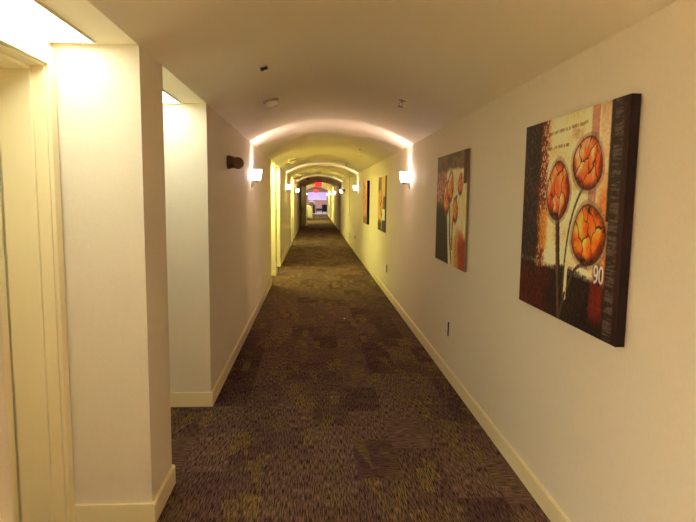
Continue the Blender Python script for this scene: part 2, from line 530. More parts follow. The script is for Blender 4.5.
# ------------------------------------------------------------------ wall sconces
SW = 0.098   # width along the wall
def make_sconce(label):
    t = thing('wall_sconce', label, 'wall lamp', (0, 0, 0), 0, 'frosted glass wall sconces')
    # local frame: wall plane x=0, room towards +x, camera side is -y
    b = bm_new(); box(b, 0.0, 0.012, -0.026, 0.026, -0.125, 0.125); obj('backplate', b, M['brass'], t, bevel=0.003)
    b = bm_new(); box(b, 0.012, 0.062, -0.009, 0.009, -0.066, -0.050)
    lathe(b, [(0.006, 0), (0.006, 0.03), (0.010, 0.034), (0.004, 0.05)], 12, Matrix.Translation((0.02, 0, -0.10)))
    obj('arm', b, M['brass'], t)
    b = bm_new()
    lathe(b, [(0.018, -0.066), (0.036, -0.056), (0.038, -0.044), (0.036, -0.040)], 24, Matrix.Translation((0.062, 0, 0)) )
    obj('cup', b, M['brass'], t, smooth=True)
    # tapered shade, open at the top
    z0, z1 = -0.040, 0.085
    xa0, xa1 = 0.020, 0.014       # wall side at the bottom / the top
    xb0, xb1 = 0.104, 0.124
    y0, y1 = -SW / 2 + 0.006, -SW / 2
    b = bm_new()
    V = lambda x, y, z: b.verts.new((x, y, z))
    P = dict(a=V(xa0, y0, z0), b=V(xb0, y0, z0), c=V(xb0, -y0, z0), d=V(xa0, -y0, z0),
             e=V(xa1, y1, z1), f=V(xb1, y1, z1), g=V(xb1, -y1, z1), h=V(xa1, -y1, z1))
    side = [('a', 'b', 'f', 'e'), ('c', 'd', 'h', 'g'), ('a', 'd', 'c', 'b')]
    side.append(('d', 'a', 'e', 'h'))
    for q in side: b.faces.new([P[k] for k in q]).material_index = 0
    b.faces.new([P[k] for k in ('b', 'c', 'g', 'f')]).material_index = 1
    obj('shade', b, [M['glass_side'], M['glass_front']], t, normals=False)
    # warmer, yellower lamps farther down the hall are made from this one below
    ld = bpy.data.lights.new('sconce_bulb', 'POINT'); ld.energy = SCONCE_W; ld.color = (1, 0.74, 0.72); ld.shadow_soft_size = 0.006
    lo = bpy.data.objects.new('bulb', ld); COL.objects.link(lo); lo.parent = t
    lo.location = (0.050, -0.034, 0.034)
    return t
SCONCE_W = 3.4
SY = [-1.55, 6.88, 15.2, 23.4, 31.3, 40.6, 48.8]  # first pair is unseen, added behind the viewer to light the near walls
ls = ['unseen, added behind the viewer to light the near walls', 'nearest in view', 'second one down the hall', 'third one down the hall', 'first one beyond the fire door', 'second one beyond the fire door', 'farthest one near the lobby']
base = None
for i, y in enumerate(SY):
    for sg in (-1, 1):
        side = 'left' if sg < 0 else 'right'
        lab = 'frosted glass wall sconce on the %s wall, %s' % (side, ls[i])
        if i == 1: lab = 'glowing glass sconce beside the round brown fixture on the left wall' if sg < 0 else 'glowing glass sconce beyond the second painting on the right wall'
        x = XL if sg < 0 else XR
        if base is None:
            base = make_sconce(lab)
        if sg > 0:
            continue
        if i == 0:
            base.location = (x, y, 1.785)
        else:
            dup(base, (x, y, 1.785), 0, lab)
# mirrored version for the right wall (the bulb sits at the viewer's side there too)
def make_right():
    r = dup(base, (0, 0, 0), 0)
    for ch in [c for c in bpy.data.objects if c.parent == r]:
        if ch.type == 'MESH':
            ch.data = ch.data.copy()
            for v in ch.data.vertices: v.co.x = -v.co.x
            ch.data.flip_normals()
        else:
            ch.location.x = -ch.location.x
    return r
baseR = make_right()
for i, y in enumerate(SY):
    lab = 'frosted glass wall sconce on the right wall, %s' % ls[i]
    if i == 1: lab = 'glowing glass sconce beyond the second painting on the right wall'
    if i == 0: baseR.location = (XR, y, 1.785); baseR['label'] = lab
    else: dup(baseR, (XR, y, 1.785), 0, lab)

M['glass_front_y'] = glass_mat('yellow_glass_front', (1, 0.86, 0.48, 1), 8.0, 0.5)
M['glass_side_y'] = glass_mat('yellow_glass_side', (1, 0.86, 0.48, 1), 4.6, 0.0)
_ym = {}
for o in list(bpy.data.objects):
    if o.parent and o.parent.name.startswith('wall_sconce') and o.parent.location.y > 10:
        if o.name.startswith('shade') or o.type == 'LIGHT':
            if o.data.name not in _ym:
                c_ = o.data.copy()
                if o.type == 'LIGHT': c_.color = (1, 0.82, 0.45)
                else: c_.materials[0] = M['glass_side_y']; c_.materials[1] = M['glass_front_y']
                _ym[o.data.name] = c_
            o.data = _ym[o.data.name]

# ------------------------------------------------------------------ paintings
def noise(u, v, su, sv, seed, octaves=3):
    rng = np.random.RandomState(seed)
    out = np.zeros_like(u); amp = 1.0; tot = 0
    for o in range(octaves):
        nu, nv = int(su * 2 ** o) + 2, int(sv * 2 ** o) + 2
        g = rng.rand(nv + 1, nu + 1)
        x = u * (nu - 1); y = v * (nv - 1)
        xi = np.clip(x.astype(int), 0, nu - 1); yi = np.clip(y.astype(int), 0, nv - 1)
        fx = x - xi; fy = y - yi
        fx = fx * fx * (3 - 2 * fx); fy = fy * fy * (3 - 2 * fy)
        out += amp * ((g[yi, xi] * (1 - fx) + g[yi, xi + 1] * fx) * (1 - fy) + (g[yi + 1, xi] * (1 - fx) + g[yi + 1, xi + 1] * fx) * fy)
        tot += amp; amp *= 0.55
    return out / tot
def sm(e0, e1, x):
    t = np.clip((x - e0) / (e1 - e0), 0, 1); return t * t * (3 - 2 * t)
def put(img, col, a):
    c = np.array(col, float) / 255
    img[:] = img * (1 - a[..., None]) + c * a[..., None]
def seg_d(u, v, p, q):
    px, py = p; qx, qy = q
    dx, dy = qx - px, qy - py
    t = np.clip(((u - px) * dx + (v - py) * dy) / (dx * dx + dy * dy + 1e-9), 0, 1)
    return np.hypot(u - px - t * dx, v - py - t * dy)
def stroke(img, u, v, pts, w, col, alpha=1.0, w1=None):
    n = len(pts) - 1
    for i in range(n):
        ww = w if w1 is None else w + (w1 - w) * (i + .5) / n
        put(img, col, alpha * (1 - sm(ww * 0.6, ww * 1.2, seg_d(u, v, pts[i], pts[i + 1]))))
def bez(p0, p1, p2, n=12):
    return [((1 - t) ** 2 * p0[0] + 2 * t * (1 - t) * p1[0] + t * t * p2[0], (1 - t) ** 2 * p0[1] + 2 * t * (1 - t) * p1[1] + t * t * p2[1]) for t in [i / n for i in range(n + 1)]]

def bud(img, u, v, c, ru, rv, tilt, seed, lit=0.0):
    x = u - c[0]; y = v - c[1]
    ct, st = math.cos(tilt), math.sin(tilt)
    a = (x * ct + y * st) / ru; b = (-x * st + y * ct) / rv
    pinch = 1 - 0.22 * np.clip(b, 0, 1)            # slimmer towards the tip
    r = np.hypot(a / pinch, b)
    put(img, (70, 48, 38), 0.45 * (1 - sm(1.06, 1.22, r)))
    put(img, (168, 150, 122), 0.3 * (sm(0.98, 1.04, r) * (1 - sm(1.08, 1.14, r))))
    put(img, (96, 28, 12), 1 - sm(0.97, 1.03, r))
    n = noise(u, v, 30, 14, seed, 4)
    rng = random.Random(seed)
    # petals: long cells running from the base to the tip, split by dark cracks
    wa = a + 0.30 * (noise(u, v, 14, 14, seed + 1, 3) - .5) * 2; wb = b + 0.34 * (noise(u, v, 12, 12, seed + 2, 3) - .5) * 2
    seeds = [(-0.62, -0.25), (-0.12, -0.55), (0.42, -0.35), (-0.36, 0.42), (0.18, 0.22), (0.62, 0.42), (0.02, 0.92), (-0.1, -1.1)]
    seeds = [(p + rng.uniform(-.1, .1), q + rng.uniform(-.12, .12)) for p, q in seeds]
    D = np.stack([np.hypot((wa - p) * 1.15, (wb - q) * 0.62) for p, q in seeds])
    idx = D.argmin(0); S = np.sort(D, axis=0); edge = S[1] - S[0]
    px_ = np.array([p for p, q in seeds])[idx]; py_ = np.array([q for p, q in seeds])[idx]
    la = (wa - px_); lb_ = (wb - py_)
    inside = 1 - sm(0.92, 0.985, r)
    tone = np.clip(0.50 - 0.9 * la + 0.55 * lb_ + (n - .5) * 1.3 + 0.10 * np.sin(idx * 2.4), 0, 1)
    dark = np.array((176, 58, 20)) / 255; mid = np.array((222, 104, 50)) / 255; hi = np.array((250, 196, 150)) / 255
    if lit: hi = np.array((246, 168, 80)) / 255; mid = np.array((224, 112, 30)) / 255
    t1 = np.clip(tone * 2, 0, 1)[..., None]; t2 = np.clip(tone * 2 - 1, 0, 1)[..., None]
    cc = dark * (1 - t1) + mid * t1; cc = cc * (1 - t2) + hi * t2
    cc = cc * (0.62 + 0.38 * (1 - sm(.6, 1.0, r)))[..., None] * (0.8 + 0.2 * sm(-1, 0, b))[..., None]
    img[:] = img * (1 - inside[..., None]) + cc * inside[..., None]
    put(img, (58, 18, 10), inside * (1 - sm(0.012, 0.065, edge)) * 0.9)

def paint1(u, v):
    img = np.zeros(u.shape + (3,)); img[:] = np.array((186, 168, 128)) / 255
    n = noise(u, v, 9, 9, 1, 4); n2 = noise(u, v, 100, 80, 2, 3); n3 = noise(u, v, 90, 14, 3, 3)
    put(img, (214, 200, 160), np.clip((n - .45) * 3, 0, .8)); put(img, (140, 120, 88), np.clip((.42 - n) * 3, 0, .6))
    # pink strip and right field
    put(img, (150, 100, 88), 0.85 * (sm(.715, .725, u) * (1 - sm(.78, .79, u))) * sm(.5, .6, v))
    put(img, (168, 140, 120), 0.6 * sm(.79, .80, u) * sm(.6, .8, v))
    put(img, (150, 70, 28), 0.85 * sm(.78, .9, u + (n - .5) * .2) * (1 - sm(.62, .74, v + (n - .5) * .2)))
    put(img, (196, 130, 60), 0.6 * sm(.8, .88, u) * sm(.45, .55, v + (n - .5) * .3) * (1 - sm(.6, .7, v)))
    # left dark columns
    put(img, (110, 38, 24), 0.95 * (1 - sm(.27, .32, u + (n2 - .5) * .08)))
    put(img, (196, 170, 130), 0.75 * (1 - sm(.29, .31, u)) * sm(.17, .24, u) * sm(.54, .66, n2))
    put(img, (52, 38, 32), 0.97 * (1 - sm(.17, .22, u + (n - .5) * .06)))
    put(img, (104, 88, 76), 0.6 * (1 - sm(.17, .21, u)) * sm(.55, .72, n2))
    put(img, (120, 30, 18), 0.5 * (1 - sm(.17, .21, u)) * sm(.6, .72, noise(u, v, 14, 20, 8)))
    # gold at the left flank low
    put(img, (170, 112, 34), 0.8 * sm(.22, .25, u) * (1 - sm(.30, .34, u)) * sm(.30, .36, v) * (1 - sm(.5, .62, v)))
    # bottom field
    low_ = 1 - sm(.235, .262, v + (n2 - .5) * .03 + 0.02 * np.sin(u * 9))
    put(img, (34, 20, 16), 0.97 * low_)
    put(img, (112, 20, 12), 0.85 * low_ * (1 - sm(.30, .42, u + (n - .5) * .2)) * np.clip(.5 + (n2 - .4) * 2, 0, 1))
    put(img, (128, 30, 16), 0.85 * low_ * sm(.76, .8, u + (n - .5) * .05) * (1 - sm(.87, .9, u)) * sm(.0, .12, v))
    put(img, (70, 60, 54), 0.5 * low_ * sm(.62, .72, n2))
    # grey lettering-like band over the join
    band = (np.abs(v - (.262 - .03 * u)) < .012) & (u < .8)
    put(img, (122, 112, 96), 0.6 * band * (n3 > .5))
    # two faint script lines at the top
    for (v0, ua, ub, s) in ((.925, .30, .70, .03), (.85, .30, .52, .02)):
        dv = np.abs(v - (v0 + (u - ua) * s))
        put(img, (120, 96, 62), 0.75 * (dv < .008) * (u > ua) * (u < ub) * (noise(u, v, 110, 3, 21, 2) > .47))
    # stems
    stroke(img, u, v, bez((.44, .5), (.45, .35), (.50, .02)), .022, (96, 66, 52))
    stroke(img, u, v, bez((.45, .5), (.465, .35), (.515, .02)), .008, (30, 14, 10))
    stroke(img, u, v, bez((.69, .64), (.54, .50), (.55, .12)), .030, (190, 178, 142), .95, .016)
    stroke(img, u, v, bez((.67, .64), (.52, .50), (.53, .12)), .009, (84, 74, 56), .9)
    stroke(img, u, v, bez((.74, .29), (.64, .32), (.57, .16)), .010, (92, 60, 46), .9)
    stroke(img, u, v, bez((.55, .14), (.53, .08), (.50, .0)), .010, (86, 62, 50), .9)
    bud(img, u, v, (.425, .635), .125, .148, .0, 31)
    bud(img, u, v, (.70, .755), .135, .120, -.35, 32)
    bud(img, u, v, (.735, .435), .148, .138, .25, 33, .25)
    # right dark columns
    put(img, (58, 42, 36), 0.97 * sm(.885, .90, u + .02 * (v > .5)))
    put(img, (112, 98, 84), 0.6 * sm(.89, .905, u) * (1 - sm(.955, .97, u)) * (noise(u, v, 10, 160, 12, 2) > .52))
    put(img, (60, 12, 10), 0.6 * sm(.96, .975, u))
    # numerals
    put(img, (40, 18, 14), .6 * (1 - sm(.03, .06, np.hypot(u - .84, v - .27))))
    w = .0052
    nine = [(.822 + .0135 * math.cos(t), .285 + .021 * math.sin(t)) for t in np.linspace(0, 2 * math.pi, 18)]
    stroke(img, u, v, nine, w, (226, 214, 196))
    stroke(img, u, v, bez((.8355, .285), (.838, .235), (.812, .236), 8), w, (226, 214, 196))
    zero = [(.864 + .0145 * math.cos(t), .272 + .034 * math.sin(t)) for t in np.linspace(0, 2 * math.pi, 22)]
    stroke(img, u, v, zero, w, (226, 214, 196))
    img *= (0.85 + 0.3 * noise(u, v, 120, 120, 77, 2))[..., None]
    return img

def paint2(u, v):
    img = np.zeros(u.shape + (3,)); img[:] = np.array((176, 160, 118)) / 255
    n = noise(u, v, 9, 9, 5, 4); n2 = noise(u, v, 50, 50, 6, 3)
    put(img, (200, 188, 150), np.clip((n - .45) * 3, 0, .8))
    put(img, (104, 66, 52), .9 * (1 - sm(.34, .44, u + (n - .5) * .15)))
    put(img, (170, 120, 104), .7 * (1 - sm(.34, .44, u)) * sm(.5, .6, v) * (n2 > .5))
    put(img, (86, 64, 44), .9 * sm(.84, .88, v + (n - .5) * .06))
    put(img, (118, 98, 44), .6 * sm(.86, .9, v) * (n > .5))
    put(img, (36, 26, 22), .95 * (1 - sm(.30, .42, u + (n - .5) * .1)) * (1 - sm(.46, .60, v + (n - .5) * .1)))
    put(img, (40, 26, 20), .9 * (1 - sm(.50, .56, u)) * (1 - sm(.30, .42, v + (n - .5) * .1)))
    put(img, (150, 104, 44), .8 * sm(.62, .72, u) * (1 - sm(.24, .36, v + (n - .5) * .15)))
    put(img, (140, 32, 24), .85 * sm(.76, .86, u + (n - .5) * .1) * (1 - sm(.20, .34, v + (n - .5) * .2)))
    stroke(img, u, v, bez((.44, .52), (.46, .3), (.52, .02)), .03, (200, 184, 148))
    stroke(img, u, v, bez((.50, .52), (.50, .3), (.60, .02)), .014, (44, 26, 20))
    stroke(img, u, v, bez((.72, .62), (.58, .45), (.60, .15)), .016, (70, 40, 30))
    bud(img, u, v, (.38, .60), .11, .15, .0, 41)
    bud(img, u, v, (.50, .70), .10, .14, -.2, 42)
    bud(img, u, v, (.68, .50), .075, .11, .1, 43, .2)
    bud(img, u, v, (.82, .72), .07, .09, -.2, 44)
    put(img, (84, 16, 18), .97 * sm(.90, .91, u) * sm(.72, .73, v))
    img *= (0.85 + 0.3 * noise(u, v, 100, 100, 78, 2))[..., None]
    return img

def paint3(u, v):
    img = np.zeros(u.shape + (3,)); img[:] = np.array((150, 112, 80)) / 255
    n = noise(u, v, 7, 5, 15, 4)
    put(img, (196, 150, 116), np.clip((n - .45) * 3, 0, .9))
    put(img, (92, 70, 44), .85 * (1 - sm(.35, .5, u)) * sm(.68, .8, v))
    put(img, (168, 140, 100), .8 * sm(.5, .6, u) * sm(.6, .7, v))
    put(img, (92, 48, 34), .85 * sm(.68, .76, u) * sm(.38, .42, v) * (1 - sm(.60, .66, v)))
    put(img, (52, 38, 30), .9 * (1 - sm(.14, .24, v + (n - .5) * .1)))
    stroke(img, u, v, bez((.4, .55), (.45, .3), (.5, .05)), .03, (180, 150, 118))
    bud(img, u, v, (.34, .62), .12, .16, .1, 51)
    bud(img, u, v, (.52, .42), .12, .15, -.1, 52)
    put(img, (204, 190, 156), .95 * sm(.55, .57, u) * (1 - sm(.93, .95, u)) * sm(.20, .22, v) * (1 - sm(.40, .42, v)))
    put(img, (70, 30, 22), .8 * sm(.95, .96, u))
    return img

def paint4(u, v):
    img = np.zeros(u.shape + (3,)); img[:] = np.array((150, 104, 84)) / 255
    n = noise(u, v, 7, 5, 25, 4)
    put(img, (190, 150, 120), np.clip((n - .45) * 3, 0, .8))
    put(img, (122, 80, 56), .9 * (1 - sm(.12, .22, v)))
    stroke(img, u, v, bez((.5, .6), (.5, .3), (.45, .05)), .035, (96, 50, 40))
    bud(img, u, v, (.5, .68), .15, .2, .0, 61)
    bud(img, u, v, (.25, .45), .12, .15, .1, 62)
    put(img, (60, 20, 18), .9 * sm(.86, .9, u))
    return img

def painting(label, yn, yf, z0, z1, fn, res, sidecol, depth=0.04, tilt=0.0):
    """u runs from the far edge (0) to the near edge (1)"""
    nu, nv = res
    us = np.linspace(0, 1, nu); vs = np.linspace(0, 1, nv)
    U, V = np.meshgrid(us, vs)
    img = np.clip(fn(U, V), 0, 1)
    lin = np.where(img <= .04045, img / 12.92, ((img + .055) / 1.055) ** 2.4)
    lum = lin.mean(axis=-1, keepdims=True)
    lin = np.clip(lin * (0.8 + 1.3 * np.clip((lum - .02) / .16, 0, 1)), 0, .9)
    w = yf - yn; h = z1 - z0
    relief = (noise(U, V, 70, 70, 99, 2) - .5) * 0.0015
    co = np.zeros((nv, nu, 3))
    co[..., 0] = -depth - relief; co[..., 1] = w / 2 - U * w; co[..., 2] = V * h - h / 2
    verts = [tuple(c) for c in co.reshape(-1, 3)]
    cols = list(map(tuple, lin.reshape(-1, 3)))
    faces = []
    for j in range(nv - 1):
        for i in range(nu - 1):
            a = j * nu + i
            faces.append((a, a + 1, a + nu + 1, a + nu))
    # sides and back
    k = len(verts); xb = -0.004
    for (y, z) in ((w / 2, -h / 2), (-w / 2, -h / 2), (-w / 2, h / 2), (w / 2, h / 2)):
        for x in (-depth, xb):
            verts.append((x, y, z)); cols.append(s2l(tuple(c / 255 for c in sidecol)))
    for a, b in ((0, 1), (1, 2), (2, 3), (3, 0)):
        faces.append((k + 2 * a, k + 2 * a + 1, k + 2 * b + 1, k + 2 * b))
    faces.append((k + 1, k + 7, k + 5, k + 3))
    me = bpy.data.meshes.new('painting')
    me.from_pydata(verts, [], faces)
    at = me.color_attributes.new('paint', 'FLOAT_COLOR', 'POINT')
    arr = np.ones((len(verts), 4), dtype=np.float32); arr[:, :3] = np.array(cols)
    at.data.foreach_set('color', arr.ravel())
    me.materials.append(M['paint'])
    bm = bmesh.new(); bm.from_mesh(me); bmesh.ops.recalc_face_normals(bm, faces=bm.faces[:]); bm.to_mesh(me); bm.free()
    o = bpy.data.objects.new('painting', me); COL.objects.link(o)
    o.location = (XR, (yn + yf) / 2, (z0 + z1) / 2)
    return tag(o, label, 'painting', 'canvas paintings of tulips on the right wall')

painting('large canvas nearest the camera, three orange tulip buds with white 90', 1.99, 2.985, 1.005, 1.93, paint1, (270, 250), (36, 18, 20))
painting('second canvas from the camera, cream centre with dark red upper corner', 4.20, 5.23, 0.995, 1.925, paint2, (150, 140), (140, 118, 86), depth=0.022)
painting('third canvas from the camera, brown with a pale block low down', 9.1, 10.15, 0.985, 1.91, paint3, (90, 80), (96, 60, 42), depth=0.016)
painting('farthest canvas, narrow looking reddish brown with a near black side', 11.9, 12.85, 0.985, 1.91, paint4, (90, 80), (28, 8, 10), depth=0.05)

# ------------------------------------------------------------------ small fixtures
def make_head(label, loc, sg):
    """round brown fixture on the wall: tapered base and a drum shaped head turned along the hall"""
    t = thing('emergency_light', label, 'wall fixture', loc, 0)
    b = bm_new()
    lathe(b, [(0.060, 0.0), (0.060, 0.012), (0.052, 0.045), (0.036, 0.075)], 28, Matrix.Rotation(sg * math.pi / 2, 4, 'Y') @ Matrix.Scale(1, 4))
    obj('base', b, M['bronze'], t, smooth=False)
    b = bm_new()
    d = Vector((sg * 0.45, -0.85, -0.12)).normalized()
    m = Matrix.Translation((sg * 0.075, 0.0, -0.004)) @ d.to_track_quat('Z', 'Y').to_matrix().to_4x4()
    lathe(b, [(0.020, -0.05), (0.042, -0.035), (0.050, 0.0), (0.050, 0.05), (0.046, 0.054)], 28, m)
    hd = obj('lamp_head', b, M['bronze'], t)
    b = bm_new()
    lathe(b, [(0.040, 0.054), (0.036, 0.058), (0.02, 0.060)], 28, m)
    obj('lens', b, plain('dark_lens', (0.22, 0.13, 0.08, 1), 0.35, bump=0.4, bscale=300) if 'dark_lens' not in bpy.data.materials else bpy.data.materials['dark_lens'], hd)
    return t
make_head('dark brown round drum-shaped fixture on left wall before the sconce', (XL, 5.02, 1.845), 1)
make_head('small dark round fixture high on right wall past the lit alcoves', (XR, 21.4, 1.83), -1)

def make_outlet():
    t = thing('wall_outlet', '', 'outlet', (0, 0, 0), 0, 'outlets low on the right wall')
    b = bm_new(); box(b, -0.012, 0.0, -0.038, 0.038, -0.060, 0.060); obj('cover_plate', b, M['white'], t, bevel=0.002)
    b = bm_new(); box(b, -0.015, -0.0121, -0.017, 0.017, 0.008, 0.042); box(b, -0.015, -0.0121, -0.017, 0.017, -0.042, -0.008)
    s = obj('socket', b, M['white'], t)
    b = bm_new()
    for z in (0.025, -0.025):
        b = bm_new(); box(b, -0.0156, -0.0151, -0.008, 0.008, z - 0.005, z + 0.006)
        obj('slot', b, M['black'], s)
    b = bm_new(); box(b, -0.0118, 0.0, -0.0415, -0.0385, -0.062, 0.062)  # black strip stands in for shade on the plate's near side
    obj('plate_edge', b, M['black'], t)['label'] = 'dark edge of the cover plate'
    return t
out0 = make_outlet(); out0.location = (XR, 4.74, 0.43); out0['label'] = 'white outlet low on right wall between the two nearest paintings'
dup(out0, (XR, 8.9, 0.43), 0, 'white outlet low on right wall before the third painting')
dup(out0, (XR, 16.0, 0.43), 0, 'white outlet low on right wall just past the second sconce')

def on_vault(x):
    a = math.asin((x - XC) / RAD)
    return vault(x), a
def smoke(label, x, y, r=0.062, mat='white'):
    z, a = on_vault(x)
    t = thing('smoke_detector', label, 'smoke detector', (x, y, z))
    t.rotation_euler = (math.pi, a, 0)
    b = bm_new(); lathe(b, [(r * 1.12, -0.004), (r * 1.12, 0.010), (r, 0.014)], 32); obj('base', b, M['brass'], t)
    b = bm_new(); lathe(b, [(r * 0.90, 0.014), (r, 0.032), (r * 0.86, 0.052), (r * 0.45, 0.064), (r * 0.42, 0.058)], 32); obj('sensor_cap', b, M['capwhite'], t, smooth=True)
    return t
smoke('round ceiling smoke detector nearest the camera, behind the small black box', -0.375, 4.93)
smoke('round ceiling smoke detector in front of the second light band', -0.48, 12.3, 0.075)

z, a = on_vault(-0.33)
t = thing('ceiling_sensor', 'tiny black box sensor on ceiling above the left wall', 'sensor', (-0.33, 3.74, z)); t.rotation_euler = (0, a, 0.25)
b = bm_new(); box(b, -0.026, 0.026, -0.02, 0.02, -0.005, 0.001); obj('mounting_plate', b, M['white'], t)
b = bm_new(); box(b, -0.022, 0.022, -0.016, 0.016, -0.022, -0.005); box(b, -0.022, -0.012, -0.022, -0.010, -0.030, -0.020); obj('sensor_body', b, M['black'], t, bevel=0.002)

z, a = on_vault(-0.29)
t = thing('dome_camera', 'dark dome fixture on ceiling before the fire door', 'ceiling fixture', (-0.29, 24.6, z)); t.rotation_euler = (math.pi, a, 0)
b = bm_new(); lathe(b, [(0.075, -.004), (0.075, 0.03), (0.065, 0.035)], 24); obj('base', b, M['bronze'], t)
b = bm_new(); lathe(b, [(0.06, 0.035), (0.055, 0.06), (0.038, 0.08), (0.012, 0.09)], 24); obj('dome', b, M['black'], t, smooth=True)

spr0 = None
for lab, x, y in (('small pendent sprinkler head on ceiling nearest the camera', 0.742, 4.87),
                  ('small sprinkler head on ceiling past the first light band', 0.77, 9.7),
                  ('small sprinkler head on ceiling just before the second light band', 0.78, 13.8)):
    z, a = on_vault(x)
    if spr0 is None:
        t = spr0 = thing('ceiling_sprinkler', lab, 'sprinkler', (x, y, z), 0, 'ceiling sprinklers')
        t.rotation_euler = (math.pi, a, 0)
        b = bm_new(); lathe(b, [(0.034, -.003), (0.034, 0.003), (0.014, 0.006), (0.010, 0.020)], 20); obj('escutcheon', b, M['brass'], t)
        b = bm_new()
        for s in (1, -1):
            tube(b, (s * 0.009, 0, 0.018), (s * 0.015, 0, 0.034), 0.003, 6); tube(b, (s * 0.015, 0, 0.034), (s * 0.003, 0, 0.052), 0.003, 6)
        obj('frame_arms', b, M['brass'], t)
        b = bm_new()
        lathe(b, [(0.006, 0.052), (0.006, 0.055)], 10)
        for k in range(10):
            c, s = math.cos(k * math.pi / 5), math.sin(k * math.pi / 5)
            tube(b, (c * 0.004, s * 0.004, 0.0535), (c * 0.024, s * 0.024, 0.0545), 0.0022, 5)
        obj('deflector', b, M['bronze'], t)
    else:
        c = dup(spr0, (x, y, z), 0, lab); c.rotation_euler = (math.pi, a, 0)

# ------------------------------------------------------------------ exit signs
M['red_face'] = emissive('exit_red_face', (1.0, 0.06, 0.08, 1), 0.16)
M['red_letter'] = emissive('exit_red_letters', (1.0, 0.012, 0.02, 1), 0.5)
LET = {'E': [((0, 0), (0, 1)), ((0, 1), (.6, 1)), ((0, .5), (.5, .5)), ((0, 0), (.6, 0))],
       'X': [((0, 0), (.6, 1)), ((.6, 0), (0, 1))],
       'I': [((.15, 0), (.15, 1))],
       'T': [((0, 1), (.6, 1)), ((.3, 0), (.3, 1))]}
def make_exit(label, loc):
    t = thing('exit_sign', label, 'exit sign', loc, 0, 'red exit signs')
    b = bm_new(); box(b, -0.17, 0.17, 0.0, 0.035, -0.11, 0.11); obj('housing', b, M['red_face'], t, bevel=0.004)
    b = bm_new(); box(b, -0.03, 0.03, 0.0, 0.03, 0.11, 0.15); obj('canopy_mount', b, M['bronze'], t)
    b = bm_new(); w = 0.011; hgt = 0.15; x = -0.142
    for ch in 'EXIT':
        for (p, q) in LET[ch]:
            P = Vector((x + p[0] * 0.115, -0.006, p[1] * hgt - hgt / 2)); Q = Vector((x + q[0] * 0.115, -0.006, q[1] * hgt - hgt / 2))
            d = (Q - P).normalized(); n = Vector((-d.z, 0, d.x)) * w; e = d * w
            c = [P - e + n, Q + e + n, Q + e - n, P - e - n]
            vf = [b.verts.new(k) for k in c]; vb = [b.verts.new(k + Vector((0, 0.0055, 0))) for k in c]
            b.faces.new(vf); b.faces.new(vb[::-1])
            for i in range(4): b.faces.new((vf[i], vb[i], vb[(i + 1) % 4], vf[(i + 1) % 4]))
        x += 0.05 if ch == 'I' else 0.084
    obj('letters', b, M['red_letter'], t)
    return t
EX = (XL + XR) / 2 + 0.0
ex = make_exit('red EXIT sign hanging at the fire door arch', (0.20, 28.9, 2.19))
for ch in [c for c in bpy.data.objects if c.parent == ex and c.name.startswith('canopy')]:
    pass
# longer mount up to the vault
b = bm_new(); tube(b, (0, 0.0175, 0.14), (0, 0.0175, vault(0.20) - 2.19), 0.008); obj('stem', b, M['bronze'], ex)
ex2 = make_exit('fainter red EXIT sign farther off beyond the fire door', (0.12, 44.5, 2.02))
b = bm_new(); tube(b, (0, 0.0175, 0.14), (0, 0.0175, vault(0.12) - 2.02), 0.008); obj('stem', b, M['bronze'], ex2)

# ------------------------------------------------------------------ far end furniture
# laundry cart with a white bag
t = thing('laundry_cart', 'white bulging laundry bag on a wheeled cart by left wall', 'cart', (-0.42, 38.0, 0))
b = bm_new()
segs = 20
prof = [(0.20, 0.14), (0.25, 0.22), (0.275, 0.45), (0.26, 0.68), (0.22, 0.82), (0.17, 0.93), (0.10, 1.0), (0.03, 1.03)]
rings = []
for r, h in prof:
    rings.append([b.verts.new(((r + 0.02 * math.sin(5 * i * 2 * math.pi / segs + h * 7)) * math.cos(2 * math.pi * i / segs), (r + 0.02 * math.sin(3 * i * 2 * math.pi / segs + h * 9)) * math.sin(2 * math.pi * i / segs), h + 0.01 * math.sin(i))) for i in range(segs)])
for p, q in zip(rings, rings[1:]):
    for i in range(segs): b.faces.new((p[i], p[(i + 1) % segs], q[(i + 1) % segs], q[i]))
b.faces.new(rings[0][::-1]); b.faces.new(rings[-1])
obj('laundry_bag', b, M['linen'], t, smooth=True)
b = bm_new()
box(b, -0.25, 0.25, -0.25, 0.25, 0.09, 0.125)
for sx in (-1, 1):
    for sy in (-1, 1):
        tube(b, (sx * 0.255, sy * 0.255, 0.1), (sx * 0.255, sy * 0.255, 0.78), 0.012)
obj('cart_frame', b, M['chrome'], t)
for sx in (-1, 1):
    for sy in (-1, 1):
        b = bm_new(); lathe(b, [(0.045, -0.012), (0.045, 0.012)], 16, Matrix.Translation((sx * 0.2, sy * 0.2, 0.045)) @ Matrix.Rotation(math.pi / 2, 4, 'Y'))
        obj('wheel', b, M['black'], t)
# dark table
t = thing('console_table', 'black table standing on the left of the lobby', 'table', (-0.33, 54.6, 0))
b = bm_new(); box(b, -0.42, 0.42, -0.3, 0.3, 0.72, 0.78); obj('tabletop', b, M['darkwood'], t, bevel=0.005)
for sx in (-1, 1):
    for sy in (-1, 1):
        b = bm_new(); box(b, sx * 0.39 - 0.03, sx * 0.39 + 0.03, sy * 0.27 - 0.03, sy * 0.27 + 0.03, 0, 0.72); obj('leg', b, M['darkwood'], t)
b = bm_new(); box(b, 0.18, 0.35, -0.22, 0.22, 0.0, 0.719); obj('drawer_unit', b, M['darkwood'], t)
